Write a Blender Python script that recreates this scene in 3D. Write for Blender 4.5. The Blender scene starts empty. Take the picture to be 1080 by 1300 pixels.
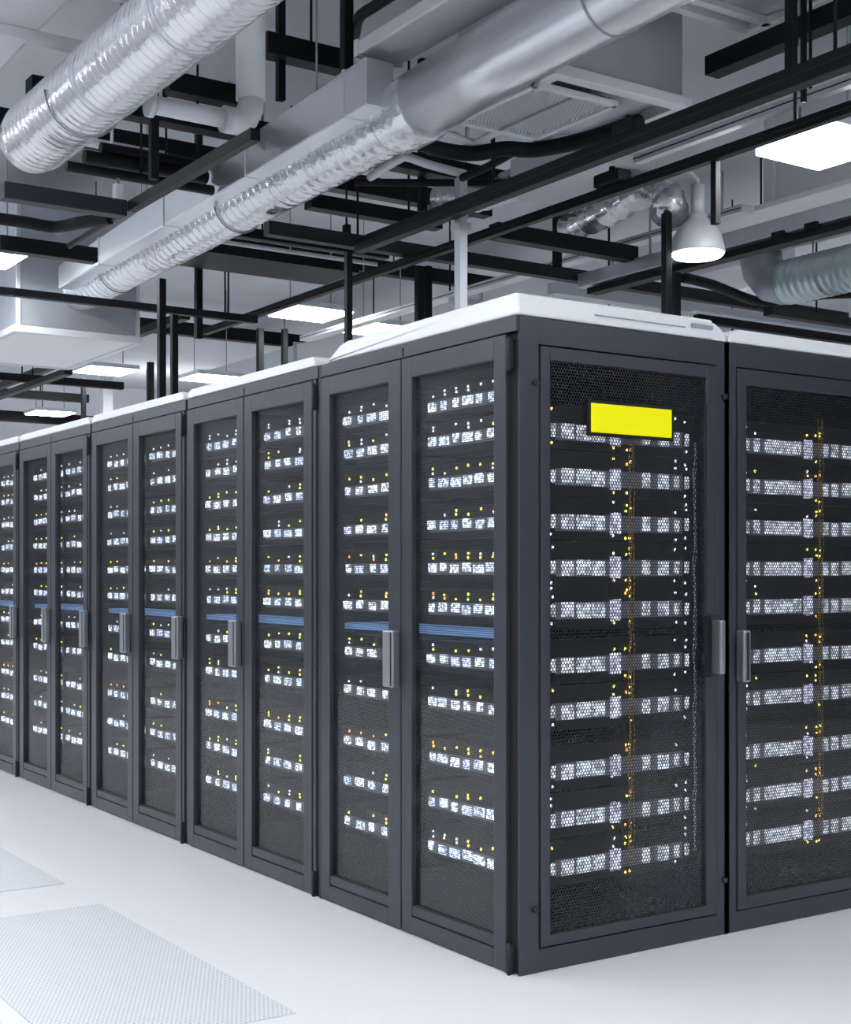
import bpy, bmesh, math, random
from mathutils import Vector, Matrix
random.seed(7)
SC = bpy.context.scene
COL = SC.collection

# ------------------------------------------------------------------ camera
cam_data = bpy.data.cameras.new('camera')
cam_data.sensor_fit = 'HORIZONTAL'
cam_data.sensor_width = 36.0
cam_data.lens = 36.0 * 1741.0 / 1080.0
cam_data.shift_y = 77.0 / 1080.0
cam_data.clip_start = 0.05
cam_data.clip_end = 100
cam = bpy.data.objects.new('camera', cam_data)
cam.location = (-2.6022, -3.3714, 1.2520)
cam.rotation_euler = (math.radians(90), 0, math.radians(-33.7357))
COL.objects.link(cam)
SC.camera = cam

# ------------------------------------------------------------------ world, view, lamp strength
SC.view_settings.view_transform = 'Standard'
SC.view_settings.look = 'None'
SC.view_settings.gamma = 1.0
SC.view_settings.use_curve_mapping = False
SC.view_settings.exposure = 0.0
PANEL_POWER = 36.0          # emission of each ceiling lamp's diffuser
ADDED_BAY_GLOW = 0.80          # emission added to the metal drive-bay faces
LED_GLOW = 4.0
w = bpy.data.worlds.new('world')
SC.world = w
w.use_nodes = True
w.node_tree.nodes['Background'].inputs[0].default_value = (0.75, 0.8, 0.9, 1)
w.node_tree.nodes['Background'].inputs[1].default_value = 0.4
try:
    SC.cycles.transparent_max_bounces = 24
    SC.cycles.max_bounces = 10
    SC.cycles.diffuse_bounces = 4
    SC.cycles.glossy_bounces = 4
    SC.cycles.caustics_reflective = False
    SC.cycles.caustics_refractive = False
    SC.cycles.sample_clamp_indirect = 6.0
except Exception:
    pass

# ------------------------------------------------------------------ materials
def mat(name, color, rough=0.5, metal=0.0, emit=None, strength=0.0, bump=None, spec=0.5, vary=None):
    m = bpy.data.materials.new(name)
    m.use_nodes = True
    nt = m.node_tree
    b = nt.nodes['Principled BSDF']
    b.inputs['Base Color'].default_value = (*color, 1)
    b.inputs['Roughness'].default_value = rough
    b.inputs['Metallic'].default_value = metal
    b.inputs['Specular IOR Level'].default_value = spec
    if emit:
        b.inputs['Emission Color'].default_value = (*emit, 1)
        b.inputs['Emission Strength'].default_value = strength
    if bump or vary:
        tc = nt.nodes.new('ShaderNodeTexCoord')
    if bump:
        sc, st, dist = bump
        n = nt.nodes.new('ShaderNodeTexNoise')
        n.inputs['Scale'].default_value = sc
        n.inputs['Detail'].default_value = 4
        bp = nt.nodes.new('ShaderNodeBump')
        bp.inputs['Strength'].default_value = st
        bp.inputs['Distance'].default_value = dist
        nt.links.new(tc.outputs['Object'], n.inputs['Vector'])
        nt.links.new(n.outputs['Fac'], bp.inputs['Height'])
        nt.links.new(bp.outputs['Normal'], b.inputs['Normal'])
    if vary:
        sc, amt = vary
        n2 = nt.nodes.new('ShaderNodeTexNoise')
        n2.inputs['Scale'].default_value = sc
        n2.inputs['Detail'].default_value = 3
        nt.links.new(tc.outputs['Object'], n2.inputs['Vector'])
        r = nt.nodes.new('ShaderNodeMapRange')
        r.inputs['To Min'].default_value = 1 - amt
        r.inputs['To Max'].default_value = 1 + amt
        nt.links.new(n2.outputs['Fac'], r.inputs['Value'])
        mx = nt.nodes.new('ShaderNodeVectorMath')
        mx.operation = 'SCALE'
        mx.inputs[0].default_value = color
        nt.links.new(r.outputs['Result'], mx.inputs['Scale'])
        nt.links.new(mx.outputs['Vector'], b.inputs['Base Color'])
    return m

M = {}
M['floor'] = mat('white_epoxy', (0.79, 0.80, 0.82), 0.28, vary=(0.7, 0.03), spec=0.4)
M['ceiling'] = mat('ceiling_concrete', (0.55, 0.57, 0.61), 0.9, vary=(1.2, 0.15))
M['wall'] = mat('painted_wall', (0.80, 0.82, 0.86), 0.8, vary=(0.5, 0.03))
M['wall_grey'] = mat('grey_wall', (0.22, 0.235, 0.26), 0.8, vary=(0.5, 0.05))
M['rack'] = mat('grey_powder_coat', (0.042, 0.046, 0.058), 0.33, 0.25, vary=(3.0, 0.10), bump=(400, 0.03, 0.001))
M['rack_dark'] = mat('dark_rack_metal', (0.012, 0.014, 0.018), 0.5, 0.2)
M['black'] = mat('black_steel', (0.006, 0.007, 0.009), 0.45, 0.0, vary=(4, 0.2), spec=0.18)
M['darkgrey'] = mat('dark_grey_steel', (0.020, 0.023, 0.029), 0.5, 0.1, vary=(4, 0.15), spec=0.25)
M['cable'] = mat('black_rubber', (0.006, 0.007, 0.009), 0.6, spec=0.2)
M['cap'] = mat('white_cap_plastic', (0.84, 0.86, 0.89), 0.4)
M['white'] = mat('white_pipe_wrap', (0.78, 0.80, 0.84), 0.5, bump=(18, 0.25, 0.02))
M['whitesteel'] = mat('white_steel', (0.70, 0.72, 0.76), 0.45, 0.1, vary=(2, 0.06))
M['galv'] = mat('galvanised_sheet', (0.55, 0.58, 0.63), 0.45, 0.75, vary=(3, 0.12), bump=(3, 0.15, 0.03))
M['galvdark'] = mat('dull_galvanised_sheet', (0.33, 0.36, 0.41), 0.5, 0.5, vary=(3, 0.12))
M['chrome'] = mat('satin_handle_metal', (0.36, 0.38, 0.41), 0.32, 0.8)
M['server'] = mat('server_case', (0.006, 0.007, 0.009), 0.5, 0.2)
M['bezel'] = mat('bezel_added_glow', (0.10, 0.11, 0.13), 0.4, 0.3, emit=(0.75, 0.82, 1.0), strength=0.09)  # faint emission added to imitate bloom around the bright bays
M['slot'] = mat('slot_shade_black', (0.002, 0.002, 0.003), 0.9)  # near-black colour stands in for shade in gaps and recesses; also sign backing
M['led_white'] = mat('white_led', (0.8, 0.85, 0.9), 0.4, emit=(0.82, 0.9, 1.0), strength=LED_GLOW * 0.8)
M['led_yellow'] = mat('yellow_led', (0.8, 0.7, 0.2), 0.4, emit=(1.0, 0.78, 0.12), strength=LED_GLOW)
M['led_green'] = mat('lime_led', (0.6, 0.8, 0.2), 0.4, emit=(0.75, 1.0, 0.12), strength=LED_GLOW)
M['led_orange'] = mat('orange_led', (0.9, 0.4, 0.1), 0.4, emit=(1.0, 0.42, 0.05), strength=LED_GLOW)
M['blue_panel'] = mat('blue_lit_panel', (0.2, 0.35, 0.6), 0.4, emit=(0.25, 0.5, 1.0), strength=0.5)
M['fibre_yellow'] = mat('yellow_fibre', (0.50, 0.34, 0.06), 0.5, vary=(50, 0.9))  # strong colour noise imitates dotted glints along the strands
M['fibre_white'] = mat('white_fibre', (0.6, 0.62, 0.66), 0.5, vary=(50, 0.9))
M['yellow'] = mat('yellow_sign_face', (1.0, 0.93, 0.0), 0.5, spec=0.2)
M['bulb'] = mat('bulb_glass', (0.9, 0.9, 0.9), 0.5, emit=(0.93, 0.965, 1.0), strength=9.0)
M['lamp_up'] = mat('added_uplight', (0.9, 0.9, 0.9), 0.5, emit=(0.955, 0.98, 1.0), strength=PANEL_POWER * 0.60)  # upward emission added to the unseen lamps
M['lamp'] = mat('lamp_diffuser', (0.9, 0.9, 0.9), 0.5, emit=(0.955, 0.98, 1.0), strength=PANEL_POWER)

# drive bays: uneven emission put in for bright glints on their metal faces
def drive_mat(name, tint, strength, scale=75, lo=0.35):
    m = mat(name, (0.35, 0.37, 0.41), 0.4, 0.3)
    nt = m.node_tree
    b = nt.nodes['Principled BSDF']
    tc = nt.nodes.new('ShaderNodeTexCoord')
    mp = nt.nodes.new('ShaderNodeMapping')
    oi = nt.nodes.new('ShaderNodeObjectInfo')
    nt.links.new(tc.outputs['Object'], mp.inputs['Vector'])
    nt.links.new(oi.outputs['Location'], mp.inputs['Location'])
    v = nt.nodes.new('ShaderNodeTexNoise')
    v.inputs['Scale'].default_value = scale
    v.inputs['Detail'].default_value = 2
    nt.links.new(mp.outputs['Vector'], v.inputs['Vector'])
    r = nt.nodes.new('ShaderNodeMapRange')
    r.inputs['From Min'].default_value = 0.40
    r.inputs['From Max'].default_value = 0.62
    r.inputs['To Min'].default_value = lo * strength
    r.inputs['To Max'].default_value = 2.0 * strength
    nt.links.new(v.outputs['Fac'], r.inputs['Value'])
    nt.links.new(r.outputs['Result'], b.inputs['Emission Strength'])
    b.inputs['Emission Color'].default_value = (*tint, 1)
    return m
M['drive'] = drive_mat('drive_bay_added_glow', (0.80, 0.87, 1.0), ADDED_BAY_GLOW)
M['drive_bright'] = drive_mat('drive_bay_strong_added_glow', (0.80, 0.88, 1.0), ADDED_BAY_GLOW * 2.8, 95, 0.12)
M['drive_violet'] = drive_mat('violet_bay_added_glow', (0.74, 0.76, 1.0), ADDED_BAY_GLOW)
M['drive_blue'] = drive_mat('blue_bay_strong_added_glow', (0.66, 0.76, 1.0), ADDED_BAY_GLOW * 2.4, 95, 0.12)

# foil wrapped duct: bright crumpled metal
def foil(name, color, rough, s1, st1, s2, st2):
    m = bpy.data.materials.new(name)
    m.use_nodes = True
    nt = m.node_tree
    b = nt.nodes['Principled BSDF']
    b.inputs['Base Color'].default_value = (*color, 1)
    b.inputs['Metallic'].default_value = 0.85
    b.inputs['Roughness'].default_value = rough
    tc = nt.nodes.new('ShaderNodeTexCoord')
    n1 = nt.nodes.new('ShaderNodeTexNoise'); n1.inputs['Scale'].default_value = s1; n1.inputs['Detail'].default_value = 5
    n2 = nt.nodes.new('ShaderNodeTexVoronoi'); n2.inputs['Scale'].default_value = s2; n2.feature = 'F1'
    b1 = nt.nodes.new('ShaderNodeBump'); b1.inputs['Strength'].default_value = st1; b1.inputs['Distance'].default_value = 0.03
    b2 = nt.nodes.new('ShaderNodeBump'); b2.inputs['Strength'].default_value = st2; b2.inputs['Distance'].default_value = 0.01
    nt.links.new(tc.outputs['Object'], n1.inputs['Vector'])
    nt.links.new(tc.outputs['Object'], n2.inputs['Vector'])
    nt.links.new(n1.outputs['Fac'], b1.inputs['Height'])
    nt.links.new(n2.outputs['Distance'], b2.inputs['Height'])
    nt.links.new(b1.outputs['Normal'], b2.inputs['Normal'])
    nt.links.new(b2.outputs['Normal'], b.inputs['Normal'])
    return m
M['foil'] = foil('crumpled_foil', (0.86, 0.88, 0.92), 0.24, 6, 0.5, 22, 0.30)
M['foil_wrap'] = foil('foil_wrapped_insulation', (0.90, 0.91, 0.94), 0.26, 5, 0.40, 18, 0.18)
M['foil_smooth'] = foil('smooth_duct_metal', (0.86, 0.88, 0.92), 0.28, 2.5, 0.25, 12, 0.08)
M['foil_teal'] = foil('greyish_spiral_duct', (0.50, 0.58, 0.62), 0.42, 5, 0.3, 22, 0.15)

# perforated sheet: hexagonal holes cut through by transparency (object space, u along one axis, v = z)
def perforated(name, color, pitch, hole, axis, rough=0.4, metal=0.2, gloss=0.0):
    m = bpy.data.materials.new(name)
    m.use_nodes = True
    nt = m.node_tree
    L = nt.links.new
    b = nt.nodes['Principled BSDF']
    b.inputs['Base Color'].default_value = (*color, 1)
    b.inputs['Roughness'].default_value = rough
    b.inputs['Metallic'].default_value = metal
    out = nt.nodes['Material Output']
    tc = nt.nodes.new('ShaderNodeTexCoord')
    sx = nt.nodes.new('ShaderNodeSeparateXYZ')
    L(tc.outputs['Object'], sx.inputs[0])
    u, v = {'x': ('X', 'Z'), 'y': ('Y', 'Z'), 'flat': ('X', 'Y')}[axis]
    def mth(op, a, bb=None):
        n = nt.nodes.new('ShaderNodeMath'); n.operation = op
        for i, q in enumerate((a, bb)):
            if q is None: continue
            if isinstance(q, (int, float)): n.inputs[i].default_value = q
            else: L(q, n.inputs[i])
        return n.outputs[0]
    def lattice(du, dv):
        pu, pv = pitch, pitch * 1.7320508
        a = mth('SUBTRACT', mth('FRACT', mth('ADD', mth('DIVIDE', sx.outputs[u], pu), du + 100)), 0.5)
        c = mth('SUBTRACT', mth('FRACT', mth('ADD', mth('DIVIDE', sx.outputs[v], pv), dv + 100)), 0.5)
        a = mth('MULTIPLY', a, pu); c = mth('MULTIPLY', c, pv)
        return mth('SQRT', mth('ADD', mth('MULTIPLY', a, a), mth('MULTIPLY', c, c)))
    d = mth('MINIMUM', lattice(0, 0), lattice(0.5, 0.5))
    hole_mask = mth('LESS_THAN', d, hole * 0.5)
    t = nt.nodes.new('ShaderNodeBsdfTransparent')
    mix = nt.nodes.new('ShaderNodeMixShader')
    L(hole_mask, mix.inputs[0]); L(b.outputs[0], mix.inputs[1]); L(t.outputs[0], mix.inputs[2])
    if gloss:
        g = nt.nodes.new('ShaderNodeBsdfGlossy'); g.inputs['Roughness'].default_value = 0.06
        f = nt.nodes.new('ShaderNodeFresnel'); f.inputs['IOR'].default_value = 1.45
        k = mth('MULTIPLY', f.outputs[0], gloss)
        mix2 = nt.nodes.new('ShaderNodeMixShader')
        L(k, mix2.inputs[0]); L(mix.outputs[0], mix2.inputs[1]); L(g.outputs[0], mix2.inputs[2])
        L(mix2.outputs[0], out.inputs['Surface'])
    else:
        L(mix.outputs[0], out.inputs['Surface'])
    return m
M['mesh_side'] = perforated('perforated_glass_door', (0.006, 0.007, 0.010), 0.0080, 0.0072, 'y', gloss=0.22)
M['mesh_front'] = perforated('perforated_front_door', (0.020, 0.022, 0.028), 0.0115, 0.0098, 'x', gloss=0.15)
M['grille'] = perforated('ceiling_filter_grille', (0.62, 0.65, 0.70), 0.022, 0.014, 'flat')
M['floor_grille'] = None

def floor_grille_mat():
    m = mat('perforated_floor_tile', (0.62, 0.65, 0.69), 0.4, 0.1)
    nt = m.node_tree
    b = nt.nodes['Principled BSDF']
    tc = nt.nodes.new('ShaderNodeTexCoord')
    mp = nt.nodes.new('ShaderNodeMapping')
    mp.inputs['Scale'].default_value = (70, 70, 70)
    nt.links.new(tc.outputs['Object'], mp.inputs['Vector'])
    br = nt.nodes.new('ShaderNodeTexBrick')
    br.inputs['Color1'].default_value = (0.46, 0.48, 0.51, 1)
    br.inputs['Color2'].default_value = (0.52, 0.54, 0.57, 1)
    br.inputs['Mortar'].default_value = (0.74, 0.77, 0.81, 1)
    br.inputs['Scale'].default_value = 1.0
    br.inputs['Mortar Size'].default_value = 0.26
    br.inputs['Mortar Smooth'].default_value = 0.2
    br.inputs['Brick Width'].default_value = 1.0
    br.inputs['Row Height'].default_value = 1.0
    nt.links.new(mp.outputs['Vector'], br.inputs['Vector'])
    nt.links.new(br.outputs['Color'], b.inputs['Base Color'])
    return m
M['floor_grille'] = floor_grille_mat()

# ------------------------------------------------------------------ mesh building helpers
class MB:
    def __init__(self):
        self.bm = bmesh.new()
    def box(self, x0, x1, y0, y1, z0, z1, bevel=0.0, rot=None, pivot=None):
        r = bmesh.ops.create_cube(self.bm, size=1.0)
        vs = r['verts']
        c = Vector(((x0 + x1) / 2, (y0 + y1) / 2, (z0 + z1) / 2))
        s = Vector((abs(x1 - x0), abs(y1 - y0), abs(z1 - z0)))
        for v in vs:
            v.co = Vector((v.co.x * s.x, v.co.y * s.y, v.co.z * s.z)) + c
        if rot is not None:
            bmesh.ops.rotate(self.bm, verts=vs, cent=pivot or c, matrix=rot)
        if bevel > 0:
            es = set()
            for v in vs:
                es.update(v.link_edges)
            bmesh.ops.bevel(self.bm, geom=list(es), offset=bevel, segments=2, affect='EDGES', profile=0.5)
        return self
    def bar(self, p, q, w, h, bevel=0.0):
        """square bar between two points, w sideways and h upwards"""
        p, q = Vector(p), Vector(q)
        d = q - p
        L = d.length
        d.normalize()
        up = Vector((0, 0, 1)) if abs(d.z) < 0.95 else Vector((0, 1, 0))
        sd = d.cross(up).normalized()
        up = sd.cross(d).normalized()
        vs = []
        for t in (p, q):
            for a, b in ((-1, -1), (1, -1), (1, 1), (-1, 1)):
                vs.append(self.bm.verts.new(t + sd * a * w / 2 + up * b * h / 2))
        fs = [(0, 1, 2, 3), (7, 6, 5, 4), (0, 4, 5, 1), (1, 5, 6, 2), (2, 6, 7, 3), (3, 7, 4, 0)]
        for f in fs:
            self.bm.faces.new([vs[i] for i in f])
        if bevel:
            es = set()
            for v in vs: es.update(v.link_edges)
            bmesh.ops.bevel(self.bm, geom=list(es), offset=bevel, segments=2, affect='EDGES', profile=0.5)
        return self
    def sweep(self, pts, radii, n=20, caps=True, smooth=True):
        """tube along points; radii one number or a list"""
        pts = [Vector(p) for p in pts]
        if not isinstance(radii, (list, tuple)):
            radii = [radii] * len(pts)
        rings = []
        prev = None
        for i, p in enumerate(pts):
            t = (pts[min(i + 1, len(pts) - 1)] - pts[max(i - 1, 0)]).normalized()
            if prev is None:
                a = Vector((0, 0, 1)) if abs(t.z) < 0.9 else Vector((1, 0, 0))
                s = t.cross(a).normalized()
            else:
                s = (prev - t * prev.dot(t)).normalized()
            prev = s
            u = s.cross(t)
            rings.append([self.bm.verts.new(p + (s * math.cos(k * 2 * math.pi / n) + u * math.sin(k * 2 * math.pi / n)) * radii[i]) for k in range(n)])
        for a, b in zip(rings, rings[1:]):
            for k in range(n):
                f = self.bm.faces.new((a[k], a[(k + 1) % n], b[(k + 1) % n], b[k]))
                f.smooth = smooth
        if caps:
            self.bm.faces.new(rings[0][::-1])
            self.bm.faces.new(rings[-1])
        return self
    def lathe(self, prof, center, n=32):
        """profile of (radius, z) turned about a vertical axis"""
        c = Vector(center)
        rings = []
        for r, z in prof:
            rings.append([self.bm.verts.new(c + Vector((r * math.cos(k * 2 * math.pi / n), r * math.sin(k * 2 * math.pi / n), z))) for k in range(n)])
        for a, b in zip(rings, rings[1:]):
            for k in range(n):
                f = self.bm.faces.new((a[k], a[(k + 1) % n], b[(k + 1) % n], b[k]))
                f.smooth = True
        self.bm.faces.new(rings[0][::-1])
        self.bm.faces.new(rings[-1])
        return self
    def prism(self, poly, axis, a0, a1):
        """polygon in the two other axes pushed along axis"""
        def pt(u, v, a):
            return {'x': (a, u, v), 'y': (u, a, v), 'z': (u, v, a)}[axis]
        A = [self.bm.verts.new(pt(u, v, a0)) for u, v in poly]
        B = [self.bm.verts.new(pt(u, v, a1)) for u, v in poly]
        self.bm.faces.new(A[::-1]); self.bm.faces.new(B)
        for k in range(len(poly)):
            j = (k + 1) % len(poly)
            self.bm.faces.new((A[k], A[j], B[j], B[k]))
        return self
    def mesh(self, name, m):
        bmesh.ops.recalc_face_normals(self.bm, faces=self.bm.faces[:])
        me = bpy.data.meshes.new(name)
        self.bm.to_mesh(me)
        self.bm.free()
        me.materials.append(m)
        return me
    def build(self, name, m, parent=None):
        o = bpy.data.objects.new(name, self.mesh(name, m))
        COL.objects.link(o)
        if parent is not None:
            o.parent = parent
        return o

def recentre(o):
    """origin of a top-level mesh object moved to the middle of its box"""
    vs = o.data.vertices
    lo = Vector((min(v.co.x for v in vs), min(v.co.y for v in vs), min(v.co.z for v in vs)))
    hi = Vector((max(v.co.x for v in vs), max(v.co.y for v in vs), max(v.co.z for v in vs)))
    c = (lo + hi) / 2
    o.data.transform(Matrix.Translation(-c))
    o.location = c
    return o

def tag(o, label, cat, group=None):
    o['label'] = label
    o['category'] = cat
    if group: o['group'] = group
    return o

def thing(name, label, cat, loc=(0, 0, 0), group=None, rz=0):
    o = bpy.data.objects.new(name, None)
    o.empty_display_size = 0.1
    o.location = loc
    o.rotation_euler = (0, 0, rz)
    COL.objects.link(o)
    return tag(o, label, cat, group)

def copy_tree(o, parent=None):
    c = o.copy()
    COL.objects.link(c)
    c.parent = parent
    for ch in list(o.children):
        copy_tree(ch, c)
    return c

def struct(name, mb, m):
    o = mb.build(name, m)
    o['kind'] = 'structure'
    return o

def part(name, me, parent, loc=(0, 0, 0)):
    o = bpy.data.objects.new(name, me)
    o.location = loc
    o.parent = parent
    COL.objects.link(o)
    return o

# ------------------------------------------------------------------ room shell
ZC = 4.70
X0, X1, Y0, Y1 = -5.0, 13.0, -8.0, 21.0
struct('floor', MB().box(X0, X1, Y0, Y1, -0.10, 0.0), M['floor'])
struct('ceiling', MB().box(X0, X1, Y0, Y1, ZC, ZC + 0.1), M['ceiling'])
struct('wall_left', MB().box(X0 - 0.1, X0, Y0, Y1, 0, ZC), M['wall_grey'])
struct('wall_right', MB().box(X1, X1 + 0.1, Y0, Y1, 0, ZC), M['wall_grey'])
struct('wall_back', MB().box(X0, X1, Y1, Y1 + 0.1, 0, ZC), M['wall'])
struct('wall_front', MB().box(X0, X1, Y0 - 0.1, Y0, 0, ZC), M['wall_grey'])

# perforated floor tiles of the aisle
def floor_tile(y0, y1, label):
    o = MB().box(-1.40, -0.745, y0, y1, 0.0005, 0.004, 0.001).build('floor_grille', M['floor_grille'])
    recentre(o)
    return tag(o, label, 'floor grille', 'perforated floor tiles in the aisle')
floor_tile(0.07, 1.61, 'large pale grey perforated floor tile nearest the bottom edge of the photo')
floor_tile(2.018, 3.45, 'pale grey perforated floor tile beyond the gap behind the nearest one')

# ------------------------------------------------------------------ server cabinets
LEVELS = [1.83, 1.708, 1.562, 1.415, 1.268, 1.130, 0.953, 0.805, 0.612, 0.458, 0.302]
ORD = ['topmost', 'second', 'third', 'fourth', 'fifth', 'sixth', 'seventh', 'eighth', 'ninth', 'tenth', 'eleventh']

def door_side(parent, y0, y1, handle=None, hinge=None, gl=0.072, gr=0.065, zb=0.004, zt=1.998):
    """door in an -X face: y0 is the near (camera) edge; glass inset gr from y0 and gl from y1"""
    a, b = y0 + gr, y1 - gl
    x0, x1 = -0.012, 0.022
    mb = MB()
    mb.box(x0, x1, y0, a, zb, zt, 0.003)
    mb.box(x0, x1, b, y1, zb, zt, 0.003)
    mb.box(x0, x1, a - 0.002, b + 0.002, zb, 0.064, 0.003)
    mb.box(x0 + 0.003, x1, a - 0.002, b + 0.002, 0.067, 0.103, 0.003)
    mb.box(x0, x1, a - 0.002, b + 0.002, 1.927, zt, 0.003)
    door = mb.build('door', M['rack'], parent)
    MB().box(0.006, 0.008, a, b, 0.10, 1.93).build('mesh_panel', M['mesh_side'], door)
    if handle is not None:
        hb = MB().box(-0.045, -0.012, handle - 0.034, handle + 0.034, 0.850, 1.050, 0.006).build('handle', M['chrome'], door)
        MB().box(-0.047, -0.044, handle - 0.026, handle - 0.020, 0.856, 1.044, 0.0005).build('latch_lever', M['rack_dark'], parent)
    if hinge is not None:
        for z in (0.045, 1.93):
            h = MB()
            h.box(-0.016, 0.004, hinge - 0.013, hinge + 0.013, z - 0.045, z + 0.05, 0.003)
            h.sweep([(-0.018, hinge - 0.008, z - 0.05), (-0.018, hinge - 0.008, z + 0.055)], 0.006, 10)
            h.build('hinge', M['darkgrey'], door)
    return door

def carcass(parent, y0, y1, xd, front_open=None):
    """rear, roof, floor and posts of a cabinet whose doors look towards -X"""
    mb = MB()
    mb.box(xd - 0.02, xd, y0, y1, 0.0, 2.05)                    # back
    mb.box(0.024, xd - 0.02, y0 + 0.03, y1, 2.0, 2.048)                 # roof
    mb.box(0.024, xd - 0.02, y0 + 0.03, y1, 0.002, 0.06)                 # plinth
    mb.box(-0.010, 0.022, y0 + 0.004, y1 - 0.012, 2.002, 2.05, 0.002)   # header over the doors
    mb.box(0.03, xd - 0.02, y1 - 0.02, y1, 0.05, 2.0)           # far side
    if not front_open:
        mb.box(0.03, xd - 0.02, y0, y0 + 0.02, 0.05, 2.0)       # near side
    return mb

def cap_profile_y(y0, y1, ztop, x_in=0.0):
    """white top tray along Y with chamfered edge towards the aisle"""
    return [(-0.010 + x_in, 2.052), (-0.010 + x_in, 2.066), (0.004 + x_in, ztop - 0.006), (0.016 + x_in, ztop), (0.40, ztop), (0.40, 2.052)]

cab_group = 'double-door server cabinets along the aisle'
CABS = []
def side_cabinet(k, y0, y1, label, handles):
    t = thing('server_cabinet', label, 'server cabinet', (0, 0, 0), cab_group)
    mb = carcass(t, y0, y1, 0.93)
    mb.box(-0.008, 0.03, y0 + 0.026, y0 + 0.048, 0.0, 2.0, 0.002)
    mb.build('cabinet_body', M['rack'], t)
    MB().box(-0.002, 0.02, y0 + 0.002, y0 + 0.024, 0.0, 2.0).build('post_recess', M['rack_dark'], t)
    m = (y0 + y1) / 2 + 0.024
    MB().box(-0.0115, -0.008, m - 0.004, m + 0.004, 2.006, 2.036).build('latch_slot', M['slot'], t)
    d1 = door_side(t, y0 + 0.052, m - 0.004, handles[0], y0 + 0.036)
    d2 = door_side(t, m + 0.004, y1 - 0.012, handles[1])
    zt = 2.092
    cp = MB()
    cp.prism([(y0 + 0.03, 2.052), (y1 - 0.005, 2.052), (y1 - 0.02, zt - 0.01), (y1 - 0.05, zt), (y0 + 0.05, zt), (y0 + 0.03, zt - 0.02)], 'x', -0.010, 0.92)
    es = [e for e in cp.bm.edges]
    bmesh.ops.bevel(cp.bm, geom=es, offset=0.006, segments=2, affect='EDGES', profile=0.5)
    cp.build('top_cap', M['cap'], t)
    CABS.append(t)
    return t

# --- the corner cabinet, doors on both visible faces
t0 = thing('server_cabinet', 'corner grey server cabinet with doors on two faces and a yellow sign', 'server cabinet', (0, 0, 0))
body = carcass(t0, 0.0, 1.245, 0.912, front_open=True)
body.box(-0.010, 0.020, 1.236, 1.245, 0, 2.05)
body.box(0.0, 0.076, 0.0, 0.010, 0.0, 2.05, 0.002)          # corner post
body.box(0.854, 0.912, 0.0, 0.026, 0.0, 2.05, 0.003)
body.box(0.070, 0.860, 0.0, 0.026, 1.967, 2.05, 0.003)
body.box(0.070, 0.860, 0.0, 0.026, 0.0, 0.074, 0.003)
body.box(0.902, 0.912, 0.0, 0.90, 0.0, 2.05)
body.build('cabinet_body', M['rack'], t0)
MB().box(0.004, 0.03, 0.010, 0.056, 0.004, 2.0).build('post_recess', M['slot'], t0)  # solid strip; the corner gap's shade is put into its colour
door_side(t0, 0.056, 0.659, None, 0.040, gl=0.066, gr=0.064)
door_side(t0, 0.665, 1.231, 0.700, None, gl=0.068, gr=0.080)
MB().box(-0.0115, -0.008, 0.648, 0.656, 2.006, 2.036).build('latch_slot', M['slot'], t0)
# front door
fd = MB()
fd.box(0.081, 0.117, -0.006, 0.022, 0.079, 1.962, 0.003)
fd.box(0.800, 0.849, -0.006, 0.022, 0.079, 1.962, 0.003)
fd.box(0.115, 0.802, -0.006, 0.022, 1.920, 1.962, 0.003)
fd.box(0.115, 0.802, -0.006, 0.022, 0.079, 0.114, 0.003)
fdo = fd.build('door', M['rack'], t0)
MB().box(0.076, 0.854, 0.010, 0.022, 0.074, 0.0795).build('door_gap', M['slot'], t0)
MB().box(0.112, 0.805, 0.006, 0.008, 0.11, 1.925).build('mesh_panel', M['mesh_front'], fdo)
MB().box(0.797, 0.846, -0.016, -0.004, 1.11, 1.835, 0.003).build('rod_cover', M['rack'], fdo)
MB().box(0.790, 0.818, -0.012, -0.004, 0.895, 1.105, 0.004).build('handle_recess', M['slot'], fdo)
hd = MB().box(0.824, 0.848, -0.050, -0.004, 0.905, 1.090, 0.006).build('handle', M['chrome'], fdo)
for x, z in ((0.060, 1.845), (0.888, 1.86), (0.060, 0.20), (0.888, 0.19)):
    MB().sweep([(x, -0.012, z), (x, 0.004, z)], 0.010, 12).build('lock_screw', M['rack_dark'], t0)
# cap: along the aisle and along the front
cp = MB()
cp.prism([(0.0, 2.052), (1.195, 2.052), (1.185, 2.066), (1.10, 2.108), (1.05, 2.118), (0.02, 2.124), (0.0, 2.118)], 'x', -0.006, 0.84)
bmesh.ops.bevel(cp.bm, geom=cp.bm.edges[:], offset=0.010, segments=3, affect='EDGES', profile=0.5)
cap0 = cp.build('top_cap', M['cap'], t0)
cp = MB().prism([(0.83, 2.052), (0.900, 2.052), (0.885, 2.085), (0.845, 2.108), (0.83, 2.110)], 'y', 0.0, 1.10)
cp.build('cap_end', M['cap'], t0)
MB().box(0.73, 0.83, -0.0085, -0.004, 2.086, 2.098, 0.001).build('vent_slot', M['galvdark'], cap0)
MB().box(0.30, 0.70, -0.0075, -0.004, 2.080, 2.083, 0.0005).build('seam', M['galvdark'], cap0)
CABS.append(t0)

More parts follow.
